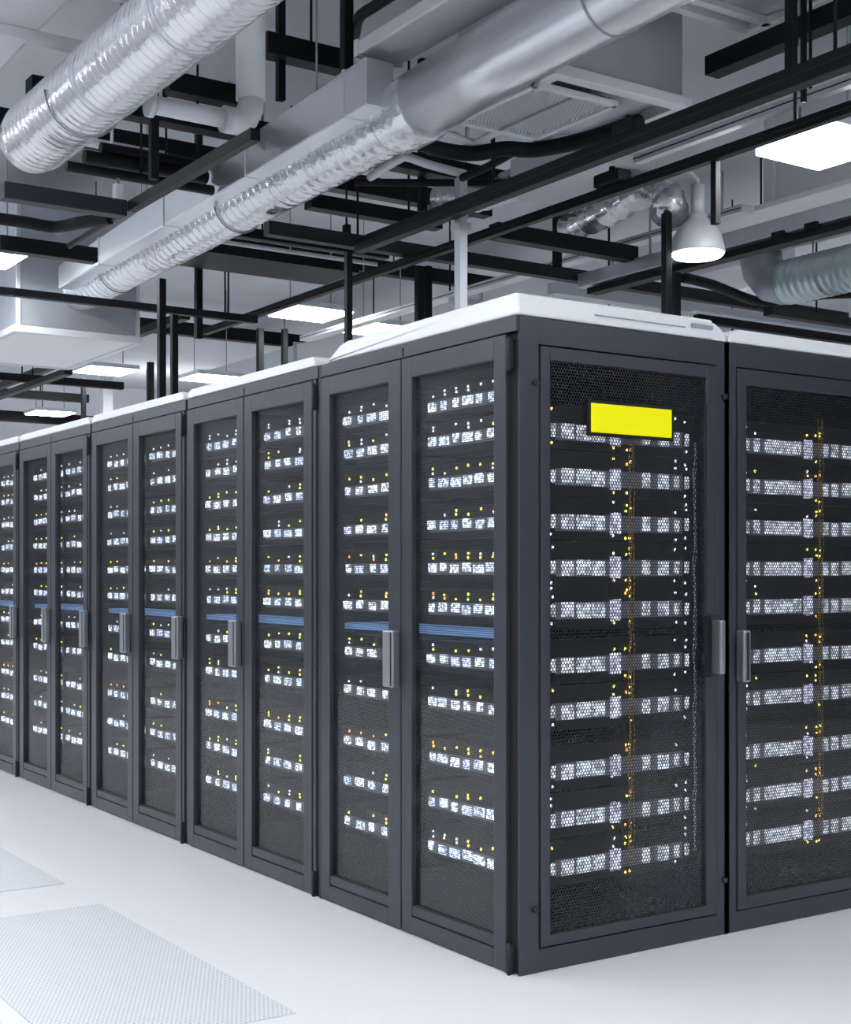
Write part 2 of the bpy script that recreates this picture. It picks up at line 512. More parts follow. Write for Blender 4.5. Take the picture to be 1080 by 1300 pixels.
# --- neighbour in the second row, only its front shows
tB = thing('server_cabinet', 'grey server cabinet at the right edge of the photo, beside the yellow-signed one', 'server cabinet')
bx = 0.918
body = MB()
body.box(bx, bx + 0.034, 0.0, 0.026, 0.0, 2.05, 0.003)
body.box(bx + 0.80, bx + 0.93, 0.0, 0.026, 0.0, 2.05, 0.003)
body.box(bx + 0.03, bx + 0.80, 0.0, 0.026, 1.969, 2.05, 0.003)
body.box(bx + 0.03, bx + 0.80, 0.0, 0.026, 0.0, 0.072, 0.003)
body.box(bx, bx + 0.012, 0.026, 1.2, 0.0, 2.05)
body.box(bx + 0.918, bx + 0.93, 0.026, 1.2, 0.0, 2.05)
body.box(bx, bx + 0.93, 1.18, 1.2, 0.0, 2.05)
body.box(bx, bx + 0.93, 0.02, 1.19, 2.02, 2.05)
body.box(bx, bx + 0.93, 0.02, 1.19, 0.0, 0.06)
body.build('cabinet_body', M['rack'], tB)
fd = MB()
fd.box(bx + 0.037, bx + 0.078, -0.006, 0.022, 0.076, 1.964, 0.003)
fd.box(bx + 0.745, bx + 0.797, -0.006, 0.022, 0.076, 1.964, 0.003)
fd.box(bx + 0.076, bx + 0.748, -0.006, 0.022, 1.908, 1.964, 0.003)
fd.box(bx + 0.076, bx + 0.748, -0.006, 0.022, 0.076, 0.122, 0.003)
fdB = fd.build('door', M['rack'], tB)
MB().box(bx + 0.074, bx + 0.75, 0.006, 0.008, 0.115, 1.912).build('mesh_panel', M['mesh_front'], fdB)
MB().box(bx + 0.026, bx + 0.062, -0.042, -0.004, 0.872, 1.052, 0.006).build('handle', M['chrome'], fdB)
MB().box(bx + 0.040, bx + 0.052, -0.044, -0.041, 0.880, 1.044, 0.001).build('latch_lever', M['darkgrey'], tB)
cp = MB().prism([(bx - 0.01, 2.052), (bx + 0.94, 2.052), (bx + 0.93, 2.085), (bx + 0.90, 2.10), (bx + 0.04, 2.10), (bx + 0.0, 2.085)], 'y', -0.006, 1.15)
bmesh.ops.bevel(cp.bm, geom=cp.bm.edges[:], offset=0.010, segments=3, affect='EDGES', profile=0.5)
cp.build('top_cap', M['cap'], tB)

# --- the row down the aisle
PL = [('second', (None, 1.950)), ('third', (2.555, 3.205)), ('fourth', (3.800, 4.430)), ('fifth', (5.045, 5.68)), ('sixth', (6.29, 6.93)), ('seventh', (7.54, 8.18))]
for k, (nm, hd) in enumerate(PL):
    y0 = 1.252 + 1.245 * k
    nth = {'second': 'grey double-door server cabinet next to the corner cabinet, one handle between its doors',
           'third': 'grey double-door server cabinet third from the corner along the aisle',
           'fourth': 'grey double-door server cabinet fourth from the corner along the aisle',
           'fifth': 'grey double-door server cabinet fifth from the corner, near the left edge',
           'sixth': 'grey double-door server cabinet sixth from the corner, farthest that shows',
           'seventh': 'grey double-door server cabinet seventh from the corner, beyond the left edge'}[nm]
    if k > 3: break
    side_cabinet(k + 1, y0, y0 + 1.240, nth, hd)

# ------------------------------------------------------------------ servers
def shelf_mesh_side():
    return MB().box(0, 0.22, -0.20, 0.20, -0.045, 0.075, 0.003).mesh('chassis', M['server'])

def mk_tile(wd, h, face, m, d=0.010, name='drive_bay'):
    mb = MB()
    if face == 'x': mb.box(-d, 0.0, -wd / 2, wd / 2, -h / 2, h / 2, 0.002)
    else: mb.box(-wd / 2, wd / 2, -d, 0.0, -h / 2, h / 2, 0.002)
    return mb.mesh(name, m)

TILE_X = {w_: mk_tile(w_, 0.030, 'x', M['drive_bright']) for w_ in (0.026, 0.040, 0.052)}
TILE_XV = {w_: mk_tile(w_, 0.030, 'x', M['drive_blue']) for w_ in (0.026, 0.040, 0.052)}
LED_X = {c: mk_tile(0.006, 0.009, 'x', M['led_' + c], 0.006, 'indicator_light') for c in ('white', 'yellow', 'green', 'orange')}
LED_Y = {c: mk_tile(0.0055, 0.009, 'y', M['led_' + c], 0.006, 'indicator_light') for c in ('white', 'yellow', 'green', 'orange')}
STRIP_X = {}

def server_side(ya, yb, zl, label, group, near):
    """server in an -X bay between ya and yb, its strip of bays with added emission at zl"""
    x0 = 0.075
    t = thing('rack_server', label, 'server', (x0, (ya + yb) / 2, zl), group)
    wd = yb - ya
    key = (round(wd, 3), 'c')
    if key not in STRIP_X:
        STRIP_X[key] = MB().box(0.0, 0.20, -wd / 2, wd / 2, -0.045, 0.062, 0.003).mesh('chassis', M['server'])
        STRIP_X[(key[0], 's')] = MB().box(-0.004, 0.0, -wd / 2 + 0.01, wd / 2 - 0.01, -0.024, 0.020, 0.001).mesh('bezel', M['bezel'])
    part('chassis', STRIP_X[key], t)
    part('bezel', STRIP_X[(key[0], 's')], t)
    n = 6
    for i in range(n):
        yy = wd / 2 - 0.035 - i * (wd - 0.07) / (n - 1)
        src = TILE_X if random.random() < 0.7 else TILE_XV
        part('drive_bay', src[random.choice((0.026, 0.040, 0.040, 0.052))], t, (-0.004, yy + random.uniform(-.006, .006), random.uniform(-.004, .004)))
    cols = LEDC.get(zl, ('white',))
    for i in range(n):
        for zz in ((0.034, 0.048) if near else (0.042,)):
            if random.random() > (0.6 if i != 3 else 0.9): continue
            c = random.choice(cols) if i != 3 else random.choice(('yellow', 'yellow', 'green')) if zl < 1.7 else 'white'
            yy = wd / 2 - 0.035 - i * (wd - 0.07) / (n - 1)
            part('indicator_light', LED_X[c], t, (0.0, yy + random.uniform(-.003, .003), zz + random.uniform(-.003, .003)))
    return t

LEDC = {1.83: ('white',), 1.708: ('white', 'white', 'yellow'), 1.562: ('green', 'white', 'yellow'), 1.415: ('yellow', 'green', 'white'),
        1.268: ('yellow', 'yellow', 'orange', 'white'), 1.130: ('yellow', 'white', 'orange'), 0.953: ('green', 'white'),
        0.805: ('yellow', 'green', 'white'), 0.612: ('orange', 'yellow'), 0.458: ('white', 'green'), 0.302: ('white', 'yellow', 'white')}

cabnames = ['corner cabinet', 'second cabinet from the corner', 'third cabinet from the corner', 'fourth cabinet from the corner', 'fifth cabinet from the corner']
def bays():
    out = [(0, 'near', 0.20, 0.620), (0, 'far', 0.68, 1.195)]
    for k in range(1, 5):
        y0 = 1.252 + 1.245 * (k - 1)
        m = y0 + 0.644
        out += [(k, 'near', y0 + 0.08, m - 0.03), (k, 'far', m + 0.03, y0 + 1.20)]
    return out
for k, nf, ya, yb in bays():
    for i, zl in enumerate(LEVELS):
        o_ = 'topmost server' if i == 0 else 'lowest server' if i == len(LEVELS) - 1 else ORD[i] + ' server down'
        door_nm = 'right' if nf == 'near' else 'left'
        server_side(ya, yb, zl, f"{o_}, {door_nm} aisle door of the {cabnames[k]}", f"servers behind the {door_nm} aisle door of the {cabnames[k]}", k < 2)
    cx = (ya + yb) / 2
    pp = tag(MB().box(0.072, 0.26, ya, yb, 1.036, 1.060, 0.002).build('patch_panel', M['blue_panel']),
        f"blue-lit patch panel behind the {'right' if nf == 'near' else 'left'} aisle door of the {cabnames[k]}", 'patch panel', 'blue patch panels along the aisle')
    recentre(pp)

# servers behind the front doors (looking towards -Y)
TW = {}
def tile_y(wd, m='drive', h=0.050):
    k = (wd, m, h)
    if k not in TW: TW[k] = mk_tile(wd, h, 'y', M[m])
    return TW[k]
FRONT_CH = MB().box(-0.33, 0.33, 0.0, 0.12, -0.060, 0.085, 0.003).mesh('chassis', M['server'])
FRONT_BZ = MB().box(-0.29, 0.27, -0.004, 0.0, -0.028, 0.026, 0.001).mesh('bezel', M['bezel'])
def server_front(xc, zl, label, group, tiles, ledx):
    t = thing('rack_server', label, 'server', (xc, 0.062, zl), group)
    part('chassis', FRONT_CH, t)
    part('bezel', FRONT_BZ, t)
    for x, wd, kind in tiles:
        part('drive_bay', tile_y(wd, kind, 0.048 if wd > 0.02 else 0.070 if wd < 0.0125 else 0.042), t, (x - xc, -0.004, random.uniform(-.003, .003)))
    for x, cols, p in ledx:
        for z in (-0.045, 0.048, 0.066):
            if random.random() < p:
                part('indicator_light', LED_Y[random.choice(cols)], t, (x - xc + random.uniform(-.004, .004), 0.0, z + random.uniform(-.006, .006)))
    return t
A_T = [(0.176, 0.014, 'drive'), (0.236, 0.046, 'drive'), (0.304, 0.056, 'drive'), (0.367, 0.050, 'drive'), (0.424, 0.010, 'drive_violet'), (0.440, 0.012, 'drive'), (0.456, 0.010, 'drive_violet'),
       (0.577, 0.030, 'drive'), (0.656, 0.044, 'drive'), (0.718, 0.018, 'drive'), (0.765, 0.014, 'drive')]
A_L = [(0.176, ('white', 'yellow', 'white'), 0.5), (0.437, ('white', 'yellow'), 0.5), (0.492, ('yellow', 'orange', 'green'), 0.7), (0.51, ('yellow', 'orange', 'yellow'), 0.8), (0.718, ('white',), 0.5), (0.765, ('white',), 0.6)]
B_T = [(1.062, 0.014, 'drive'), (1.110, 0.024, 'drive'), (1.190, 0.070, 'drive'), (1.270, 0.080, 'drive'), (1.325, 0.030, 'drive'), (1.366, 0.010, 'drive_violet'), (1.382, 0.012, 'drive'), (1.398, 0.010, 'drive_violet'),
       (1.478, 0.022, 'drive'), (1.530, 0.030, 'drive'), (1.600, 0.050, 'drive')]
B_L = [(1.062, ('white',), 0.5), (1.110, ('white', 'green'), 0.5), (1.383, ('white', 'yellow'), 0.5), (1.432, ('yellow', 'orange', 'green'), 0.7), (1.452, ('yellow', 'orange', 'yellow'), 0.8)]
FR = LEVELS[1:]
for i, zl in enumerate(FR):
    o_ = 'topmost server' if i == 0 else 'lowest server' if i == len(FR) - 1 else ORD[i] + ' server from the top'
    server_front(0.48, zl, f"{o_} behind the front door with the yellow sign", 'servers behind the door with the yellow sign', A_T, A_L)
    server_front(1.36, zl, f"{o_} behind the front door of the cabinet at the right edge", 'servers behind the front door at the right edge', B_T, B_L)

def bundle(name, xs, y, z0, z1, m, label, group):
    t = thing(name, label, 'cable', (sum(xs) / len(xs), y, z0), group)
    for x in xs:
        pts = []
        n = 60
        ph = random.uniform(0, 6)
        for i in range(n + 1):
            z = z0 + (z1 - z0) * i / n
            pts.append((x - sum(xs) / len(xs) + 0.0025 * math.sin(z * 23 + ph) + 0.002 * math.sin(z * 61 + 2 * ph), -0.004 * abs(math.sin(z * 20)), z - z0))
        MB().sweep(pts, 0.0018, 6).build('strand', m, t)
    return t
bundle('fibre_cable_bundle', (0.492, 0.500, 0.512), 0.046, 0.29, 1.77, M['fibre_yellow'], 'yellow fibre cables hanging behind the door with the yellow sign', 'fibre cables')
bundle('fibre_cable_bundle', (1.428, 1.440, 1.452), 0.046, 0.29, 1.82, M['fibre_yellow'], 'yellow fibre cables hanging behind the door at the right edge', 'fibre cables')
bundle('fibre_cable_bundle', (0.790, 0.797), 0.046, 0.29, 1.70, M['fibre_white'], 'thin white cables hanging right of the servers behind the yellow-signed door', 'fibre cables')

# yellow sign on the front door
sg = thing('sign', 'blank bright yellow sign with black border on the corner cabinet front door', 'sign', (0.4585, -0.007, 1.75))
MB().box(-0.186, 0.186, 0.0, 0.013, -0.058, 0.058, 0.002).build('backing_plate', M['slot'], sg)
MB().box(-0.176, 0.176, -0.003, 0.001, -0.047, 0.047, 0.001).build('sign_face', M['yellow'], sg)

# ------------------------------------------------------------------ ceiling lamps
def panel_lamp(x, y, z, label, s=0.6, group='square panel lamps', rods=True, deep=0.012, up=False):
    t = thing('ceiling_lamp', label, 'lamp', (x, y, z), group)
    h = s / 2
    MB().box(-h, h, -h, h, 0.0, 0.05, 0.006).build('lamp_housing', M['whitesteel'], t)
    MB().box(-h + 0.02, h - 0.02, -h + 0.02, h - 0.02, -deep, 0.001, 0.002).build('diffuser', M['lamp'], t)
    if up:
        MB().box(-h + 0.05, h - 0.05, -h + 0.05, h - 0.05, 0.049, 0.058, 0.002).build('added_uplight', M['lamp_up'], t)  # uplight added to brighten the ceiling and ducts
    if rods:
        for sx in (-1, 1):
            MB().sweep([(sx * h * 0.7, 0, 0.04), (sx * h * 0.7, 0, ZC - z)], 0.006, 8).build('suspension_rod', M['galvdark'], t)
    return t
panel_lamp(2.74, 1.12, 3.35, 'large bright square ceiling lamp at the upper right', 0.50, deep=0.04)
panel_lamp(3.44, 7.55, 3.60, 'bright square ceiling lamp above the middle of the cabinet row')
panel_lamp(3.16, 11.95, 3.60, 'distant square ceiling lamp left of the far black posts')
panel_lamp(4.02, 16.5, 3.60, 'farthest square ceiling lamp low at the left, above the end wall')
panel_lamp(4.42, 7.90, 3.60, 'square ceiling lamp partly hidden behind the corner cabinet top')
panel_lamp(4.44, 11.85, 3.60, 'distant square ceiling lamp just above the third cabinet top')
panel_lamp(0.30, 6.95, 3.60, 'bright square ceiling lamp cut by the left edge beside the box duct')
# unseen lamps added to even out the room light and brighten the end wall
OUT = 'added unseen square ceiling lamps'
for y in (-6.2, -3.4, -0.6, 2.2, 5.0, 8.5, 12.5, 16.5):
    panel_lamp(-2.0, y, 3.60, 'added unseen square ceiling lamp that lights the room', 0.62, OUT, up=True)
    panel_lamp(-4.0, y, 3.60, 'added unseen square ceiling lamp that lights the room', 0.62, OUT, up=True)
for y in (-6.2, -3.4):
    panel_lamp(0.6, y, 3.60, 'added unseen square ceiling lamp that lights the room', 0.62, OUT, up=True)
    panel_lamp(3.4, y, 3.60, 'added unseen square ceiling lamp that lights the room', 0.62, OUT, up=True)
for x, y in ((6.6, 18.6), (1.0, 18.3), (7.0, 0.0), (9.5, 4.0), (9.0, 9.0), (9.0, 14.5)):
    panel_lamp(x, y, 3.60, 'added unseen square ceiling lamp that lights the room', 0.62, OUT, up=True)

# bell shaped high bay lamp
hb = thing('high_bay_lamp', 'white bell-shaped pendant lamp hanging at the right', 'lamp', (3.09, 2.33, 3.09))
MB().lathe([(0.172, 0.0), (0.176, 0.012), (0.165, 0.06), (0.150, 0.12), (0.118, 0.17), (0.075, 0.205), (0.06, 0.235), (0.06, 0.25)], (0, 0, 0), 36).build('shade', M['whitesteel'], hb)
MB().lathe([(0.150, -0.022), (0.165, -0.008), (0.165, 0.004)], (0, 0, 0), 36).build('bulb_lens', M['bulb'], hb)
MB().sweep([(0, 0, 0.24), (0, 0, 0.44)], 0.045, 16).build('neck', M['whitesteel'], hb)
MB().sweep([(0, 0, 0.43), (0, 0, 0.47), (-0.05, 0.03, 0.53), (-0.14, 0.09, 0.55), (-0.24, 0.16, 0.52), (-0.24, 0.16, (ZC - 3.09) / 0.9)], 0.016, 12).build('conduit', M['whitesteel'], hb)

hb.scale = (0.9, 0.9, 0.9)

# ------------------------------------------------------------------ air ducts
def ribbed(x, z, y0, y1, r, pitch, depth, step=None, wob=0.0):
    n = max(2, int((y1 - y0) / (pitch / 4)))
    pts, rad = [], []
    for i in range(n + 1):
        y = y0 + (y1 - y0) * i / n
        pts.append((x, y, z))
        rad.append(r - depth * (0.5 + 0.5 * math.cos(2 * math.pi * (y - y0) / pitch)) + random.uniform(-wob, wob))
    return pts, rad

def hanger(t, x, y, z, r, sides=(1,)):
    pts = [(x + r * math.cos(a), y, z + r * math.sin(a)) for a in [math.pi * (1.0 + i / 12) for i in range(13)]]
    MB().sweep(pts, 0.006, 6).build('hanger_strap', M['galvdark'], t)
    for s in sides:
        MB().sweep([(x + s * r, y, z), (x + s * r, y, ZC)], 0.005, 6).build('hanger_rod', M['galvdark'], t)

# big duct top left
dA = thing('air_duct', 'large ribbed silver round duct crossing the top left corner', 'air duct', (0, 0, 0), 'foil-wrapped round ducts')
p_, r_ = ribbed(-0.243, 3.60, -2.8, 3.96, 0.188, 0.062, 0.011, wob=0.001)
p_ += [(-0.243, 4.02, 3.60), (-0.243, 4.06, 3.60)]
r_ += [0.176, 0.155]
MB().sweep(p_, r_, 48).build('duct_shell', M['foil_wrap'], dA)
for y in (0.35, 1.9, 2.85):
    MB().sweep([(-0.243, y, 3.60), (-0.243, y + 0.03, 3.60)], 0.190, 48).build('joint_collar', M['foil_smooth'], dA)
hanger(dA, -0.243, 0.6, 3.60, 0.195)
hanger(dA, -0.243, 3.2, 3.60, 0.195)

# main duct
BX, BR = 1.26, 0.165
def bz(y): return 3.665 - 0.0165 * y
dB = thing('air_duct', 'long silver round main duct running diagonally through the picture', 'air duct', (0, 0, 0), 'foil-wrapped round ducts')
p_, r_ = ribbed(BX, 0, 2.62, 7.46, BR, 0.085, 0.010, wob=0.002)
p_ = [(x, y, bz(y)) for x, y, z in p_]
MB().sweep(p_, r_, 48).build('ribbed_section', M['foil'], dB)
MB().sweep([(BX, -2.8, bz(-2.8) + 0.05), (BX, 1.6, bz(1.6) + 0.04), (BX, 2.5, bz(2.5) + 0.012)], BR + 0.008, 48).build('smooth_section', M['foil_smooth'], dB)
MB().sweep([(BX, y, bz(y)) for y in (2.40, 2.43, 2.66, 2.69)], [BR + 0.008, BR + 0.016, BR + 0.016, BR + 0.004], 48).build('joint_collar', M['foil'], dB)
for y in (1.0, 4.55, 6.6):
    hanger(dB, BX, y, bz(y) + (0.045 if y < 2 else 0.0), BR + (0.014 if y < 2 else 0.008))

# flat rectangular duct riding beside the main duct (far half)
dR = thing('air_duct', 'flat-sided silver rectangular duct along the upper side of the main duct', 'air duct')
def sloped_box(x0, x1, ya, yb, zb0, zb1, zt0, zt1):
    mb = MB()
    vs = [mb.bm.verts.new(p) for p in ((x0, ya, zb0), (x1, ya, zb0), (x1, ya, zt0), (x0, ya, zt0), (x0, yb, zb1), (x1, yb, zb1), (x1, yb, zt1), (x0, yb, zt1))]
    for f in ((0, 1, 2, 3), (7, 6, 5, 4), (0, 4, 5, 1), (1, 5, 6, 2), (2, 6, 7, 3), (3, 7, 4, 0)):
        mb.bm.faces.new([vs[q] for q in f])
    bmesh.ops.bevel(mb.bm, geom=mb.bm.edges[:], offset=0.01, segments=2, affect='EDGES', profile=0.5)
    return mb
def rb(y): return 3.61 - 0.0273 * (y - 2.6)
def rt(y): return 3.855 - 0.041 * (y - 2.6)
sloped_box(0.985, 1.16, 2.55, 7.2, rb(2.55), rb(7.2), rt(2.55), rt(7.2)).build('duct_shell', M['foil_smooth'], dR)
for y in (2.75, 3.9, 5.1, 6.3):
    MB().box(0.979, 1.166, y, y + 0.03, rb(y) - 0.006, rt(y) + 0.006, 0.004).build('flange', M['foil_smooth'], dR)
for y in (3.2, 5.6):
    MB().sweep([(1.07, y, rt(y) - 0.01), (1.07, y, ZC)], 0.006, 8).build('hanger_rod', M['galvdark'], dR)

# rectangular duct above the near half
dQ = thing('air_duct', 'bright rectangular duct with square end above the near part of the main duct', 'air duct')
MB().box((1.031, 2.730, 3.920)[0], 1.30, -2.8, (1.031, 2.730, 3.920)[1], 3.92, 3.995, 0.010).build('duct_shell', M['whitesteel'], dQ)
MB().box((1.031, 2.730, 3.920)[0] - 0.008, 1.308, (1.031, 2.730, 3.920)[1] - 0.04, (1.031, 2.730, 3.920)[1], 3.912, 4.003, 0.006).build('flange', M['whitesteel'], dQ)
for y in (0.4, 1.9):
    MB().sweep([(1.2, y, 3.985), (1.2, y, ZC)], 0.006, 8).build('hanger_rod', M['galvdark'], dQ)

# duct at the extreme top left
dC = thing('air_duct', 'pale wide duct in the extreme top left corner', 'air duct', (0, 0, 0))
MB().box(-1.0, -0.36, -2.5, 5.0, 4.0, 4.4, 0.02).build('duct_shell', M['whitesteel'], dC)
for y in (2.75, 3.5):
    MB().box(-1.05, 0.15, y, y + 0.06, 3.94, 4.0, 0.004).build('support_bar', M['whitesteel'], dC)
for x in (-0.9, 0.1):
    MB().sweep([(x, 2.78, 3.98), (x, 2.78, ZC)], 0.008, 8).build('hanger_rod', M['galvdark'], dC)

# box duct at the left end of the main duct
bxd = thing('duct_box', 'big square sheet metal plenum box at the left, where the main duct ends', 'air plenum', (0, 0, 0))
MB().box(0.74, 1.76, 7.47, 9.2, 3.22, 4.3, 0.01).build('plenum_shell', M['galv'], bxd)
fb = MB()
fb.box(0.71, 1.79, 7.44, 7.49, 3.16, 3.215, 0.004)
fb.box(0.71, 0.76, 7.49, 9.25, 3.16, 3.215, 0.004)
fb.box(1.74, 1.79, 7.49, 9.25, 3.16, 3.215, 0.004)
fb.box(0.71, 1.79, 9.20, 9.25, 3.16, 3.215, 0.004)
fb.build('bottom_flange', M['whitesteel'], bxd)
MB().box(1.735, 1.768, 7.455, 7.48, 3.2, 4.3, 0.004).build('corner_angle', M['whitesteel'], bxd)
MB().box(0.735, 0.768, 7.455, 7.48, 3.2, 4.3, 0.004).build('corner_angle', M['whitesteel'], bxd)
MB().box(0.76, 1.74, 7.49, 9.20, 3.17, 3.19, 0.002).build('diffuser_plate', M['cap'], bxd)
for x in (0.8, 1.7):
    MB().sweep([(x, 8.3, 4.28), (x, 8.3, ZC)], 0.008, 8).build('hanger_rod', M['galvdark'], bxd)

# air handling box with filter grille, right of the main duct
ac = thing('air_handling_unit', 'sheet metal air unit with filter grille underneath, right of the main duct', 'air conditioner')
MB().box(1.49, 2.32, 1.66, 2.46, 3.64, 4.35, 0.008).build('unit_case', M['galv'], ac)
fb = MB()
fb.box(1.46, 2.345, 1.62, 1.69, 3.585, 3.64, 0.004)
fb.box(2.27, 2.345, 1.69, 2.48, 3.585, 3.64, 0.004)
fb.box(1.46, 1.53, 1.69, 2.48, 3.585, 3.64, 0.004)
fb.box(1.46, 2.345, 2.42, 2.48, 3.585, 3.64, 0.004)
fb.build('bottom_flange', M['whitesteel'], ac)
gt = thing('air_filter_grille', 'square mesh filter grille panel under the air unit', 'air grille')
MB().box(1.45, 1.94, 1.76, 2.38, 3.565, 3.585, 0.002).build('filter_panel', M['grille'], gt)
fb = MB()
for a, b, c, d in ((1.43, 1.96, 1.74, 1.77), (1.43, 1.96, 2.37, 2.40), (1.43, 1.46, 1.74, 2.40), (1.93, 1.96, 1.74, 2.40)):
    fb.box(a, b, c, d, 3.555, 3.586, 0.003)
fb.build('grille_frame', M['whitesteel'], gt)
MB().box(1.455, 1.935, 1.765, 2.375, 3.588, 3.600).build('dark_hole_backing', M['darkgrey'], gt)  # dark sheet added so the grille holes look shaded
MB().box(1.69, 1.702, 1.77, 2.37, 3.557, 3.568).build('divider_bar', M['galvdark'], gt)
for x in (1.6, 2.25):
    MB().sweep([(x, 2.3, 4.34), (x, 2.3, ZC)], 0.008, 8).build('hanger_rod', M['galvdark'], ac)

# pale soffit duct at top right of the air unit
sf = thing('air_duct', 'pale flat-bottomed duct at the top edge above the air unit', 'air duct')
MB().box(1.75, 2.62, -2.0, 1.50, 4.02, 4.35, 0.008).build('duct_shell', M['galv'], sf)
fb = MB()
fb.box(1.73, 2.64, 1.48, 1.53, 3.99, 4.03, 0.004)
fb.box(1.73, 2.64, 1.36, 1.41, 3.99, 4.03, 0.004)
fb.box(2.60, 2.64, -2.0, 1.48, 3.99, 4.03, 0.004)
fb.build('flange', M['cap'], sf)
for y in (0.0, 1.2):
    MB().sweep([(2.2, y, 4.34), (2.2, y, ZC)], 0.008, 8).build('hanger_rod', M['galvdark'], sf)

# large pale duct behind the big lamp
bd = thing('air_duct', 'large pale rectangular duct behind the big lamp at the right edge', 'air duct')
MB().box(4.02, 4.9, -1.5, 2.62, 3.58, 4.15, 0.02).build('duct_shell', M['whitesteel'], bd)
MB().box(3.97, 4.95, -1.5, 3.35, 3.545, 3.58, 0.004).build('bottom_flange', M['cap'], bd)
MB().box(4.0, 4.92, 2.58, 2.66, 3.57, 4.17, 0.004).build('end_flange', M['whitesteel'], bd)
for y in (0.5, 2.3):
    MB().sweep([(4.4, y, 4.14), (4.4, y, ZC)], 0.008, 8).build('hanger_rod', M['galvdark'], bd)

# grey spiral duct at the right edge
sd = thing('air_duct', 'grey-green spiral ribbed duct at the right edge', 'air duct')
p_, r_ = ribbed(4.86, 3.29, 0.8, 3.22, 0.160, 0.06, 0.010, wob=0.001)
MB().sweep(p_, r_, 36).build('duct_shell', M['foil_teal'], sd)
MB().sweep([(4.86, 3.18, 3.29), (4.86, 3.26, 3.29), (4.86, 3.36, 3.32), (4.86, 3.45, 3.42), (4.86, 3.48, 3.55)], 0.150, 28).build('elbow', M['galvdark'], sd)
for y in (1.6, 3.0):
    MB().sweep([(4.86, y, 3.44), (4.86, y, 3.55)], 0.006, 8).build('hanger_rod', M['galvdark'], sd)

# foil flexible elbow
fe = thing('flexible_duct', 'crumpled foil flexible duct elbow beside the bell-shaped lamp', 'air duct')
c0 = [(2.991, 2.455, 3.330), (2.919, 2.380, 3.375), (2.908, 2.420, 3.442), (2.885, 2.500, 3.479), (2.954, 2.750, 3.492), (3.163, 3.200, 3.537), (3.421, 3.900, 3.599)]
pts, rr = [], []
for i in range(len(c0) - 1):
    for k in range(8):
        f = k / 8
        p = Vector(c0[i]).lerp(Vector(c0[i + 1]), f)
        pts.append(p); rr.append(0.085 + (0.016 if (k % 2) else -0.010) + random.uniform(-.010, .010))
MB().sweep(pts, rr, 20).build('duct_shell', M['foil'], fe)

# ------------------------------------------------------------------ white pipes with elbow
wp = thing('white_pipe', 'white insulated pipe dropping beside the left duct and turning at an elbow', 'pipe')
ex, ey, ez = (0.476, 2.810, 3.491)
MB().sweep([(ex, ey, ez + 0.12), (ex, ey, ZC)], 0.074, 24).build('drop_pipe', M['white'], wp)
MB().sweep([(ex, ey, ez + 0.14), (ex, ey, ez + 0.08), (ex - 0.025, ey, ez + 0.03), (ex - 0.07, ey, ez), (ex - 0.15, ey, ez)], 0.066, 20).build('elbow', M['whitesteel'], wp)
MB().sweep([(ex - 0.12, ey, ez), (-0.06, ey, ez)], 0.044, 20).build('horizontal_pipe', M['white'], wp)
MB().sweep([(-0.04, ey, ez), (-0.07, ey, ez)], 0.062, 20).build('pipe_flange', M['whitesteel'], wp)

# ------------------------------------------------------------------ struts
def strut_y(label, x, ya, yb, z, w_=0.07, h_=0.07, m='black', name='strut_rail', group='black steel rails', lip=True, hang=()):
    t = thing(name, label, 'steel rail', (0, 0, 0), group)
    a, b = min(ya, yb), max(ya, yb)
    MB().box(x - w_ / 2, x + w_ / 2, a, b, z - h_ / 2, z + h_ / 2, 0.004).build('rail', M[m], t)
    if lip:
        MB().box(x - w_ / 2 - 0.003, x - w_ / 2, a, b, z - 0.004, z + 0.002).build('seam_strip', M['darkgrey'], t)
    for y in hang:
        y, zt = y if isinstance(y, tuple) else (y, ZC)
        MB().sweep([(x, y, z), (x, y, zt)], 0.008, 8).build('hanger_rod', M['black'], t)
    return t
def strut_x(label, y, xa, xb, z, w_=0.07, h_=0.07, m='black', name='strut_rail', group='black steel rails', hang=()):
    t = thing(name, label, 'steel rail', (0, 0, 0), group)
    a, b = min(xa, xb), max(xa, xb)
    MB().box(a, b, y - w_ / 2, y + w_ / 2, z - h_ / 2, z + h_ / 2, 0.004).build('rail', M[m], t)
    for x in hang:
        x, zt = x if isinstance(x, tuple) else (x, ZC)
        MB().sweep([(x, y, z), (x, y, zt)], 0.008, 8).build('hanger_rod', M['black'], t)
    return t

strut_y('upper of the two long black rails running from the right edge to the middle', 1.83, -2.2, 4.02, 3.30, 0.07, 0.085, hang=((0.3, 4.02), 2.6))
strut_y('lower of the two long black rails running from the right edge down left', 2.28, -2.2, 7.3, 3.285, 0.05, 0.055, hang=((0.9, 4.02), 6.9))
strut_y('white perforated strip just above the lower long black rail', 2.50, -2.0, 2.2, 3.50, 0.05, 0.05, 'whitesteel', 'perforated_strip', 'pale steel strips', hang=((1.0, 4.02),))
strut_y('short thick black beam ending squarely right of the air unit', 2.58, -2.0, 1.72, 3.87, 0.10, 0.10, lip=False, hang=((1.2, 4.02),))
strut_x('long dark grey beam behind the tall light post', 4.15, (1.250, 4.150, 3.393)[0], 6.6, 3.36, 0.08, 0.085, 'darkgrey', hang=((1.9, 3.89), 5.6))
strut_x('black double beam end between main duct and light post', 4.320, 1.632, 2.643, 3.620, 0.10, 0.09, hang=(2.4,))
strut_x('thick dark beam at the left edge below the large duct', 3.650, -0.514, 0.142, 3.200, 0.09, 0.085, 'darkgrey', hang=((-0.9, 4.0),))
strut_y('black beam rising beside the main duct from the left dark beam', 0.154, 3.578, 2.116, 3.200, 0.05, 0.055, lip=False)
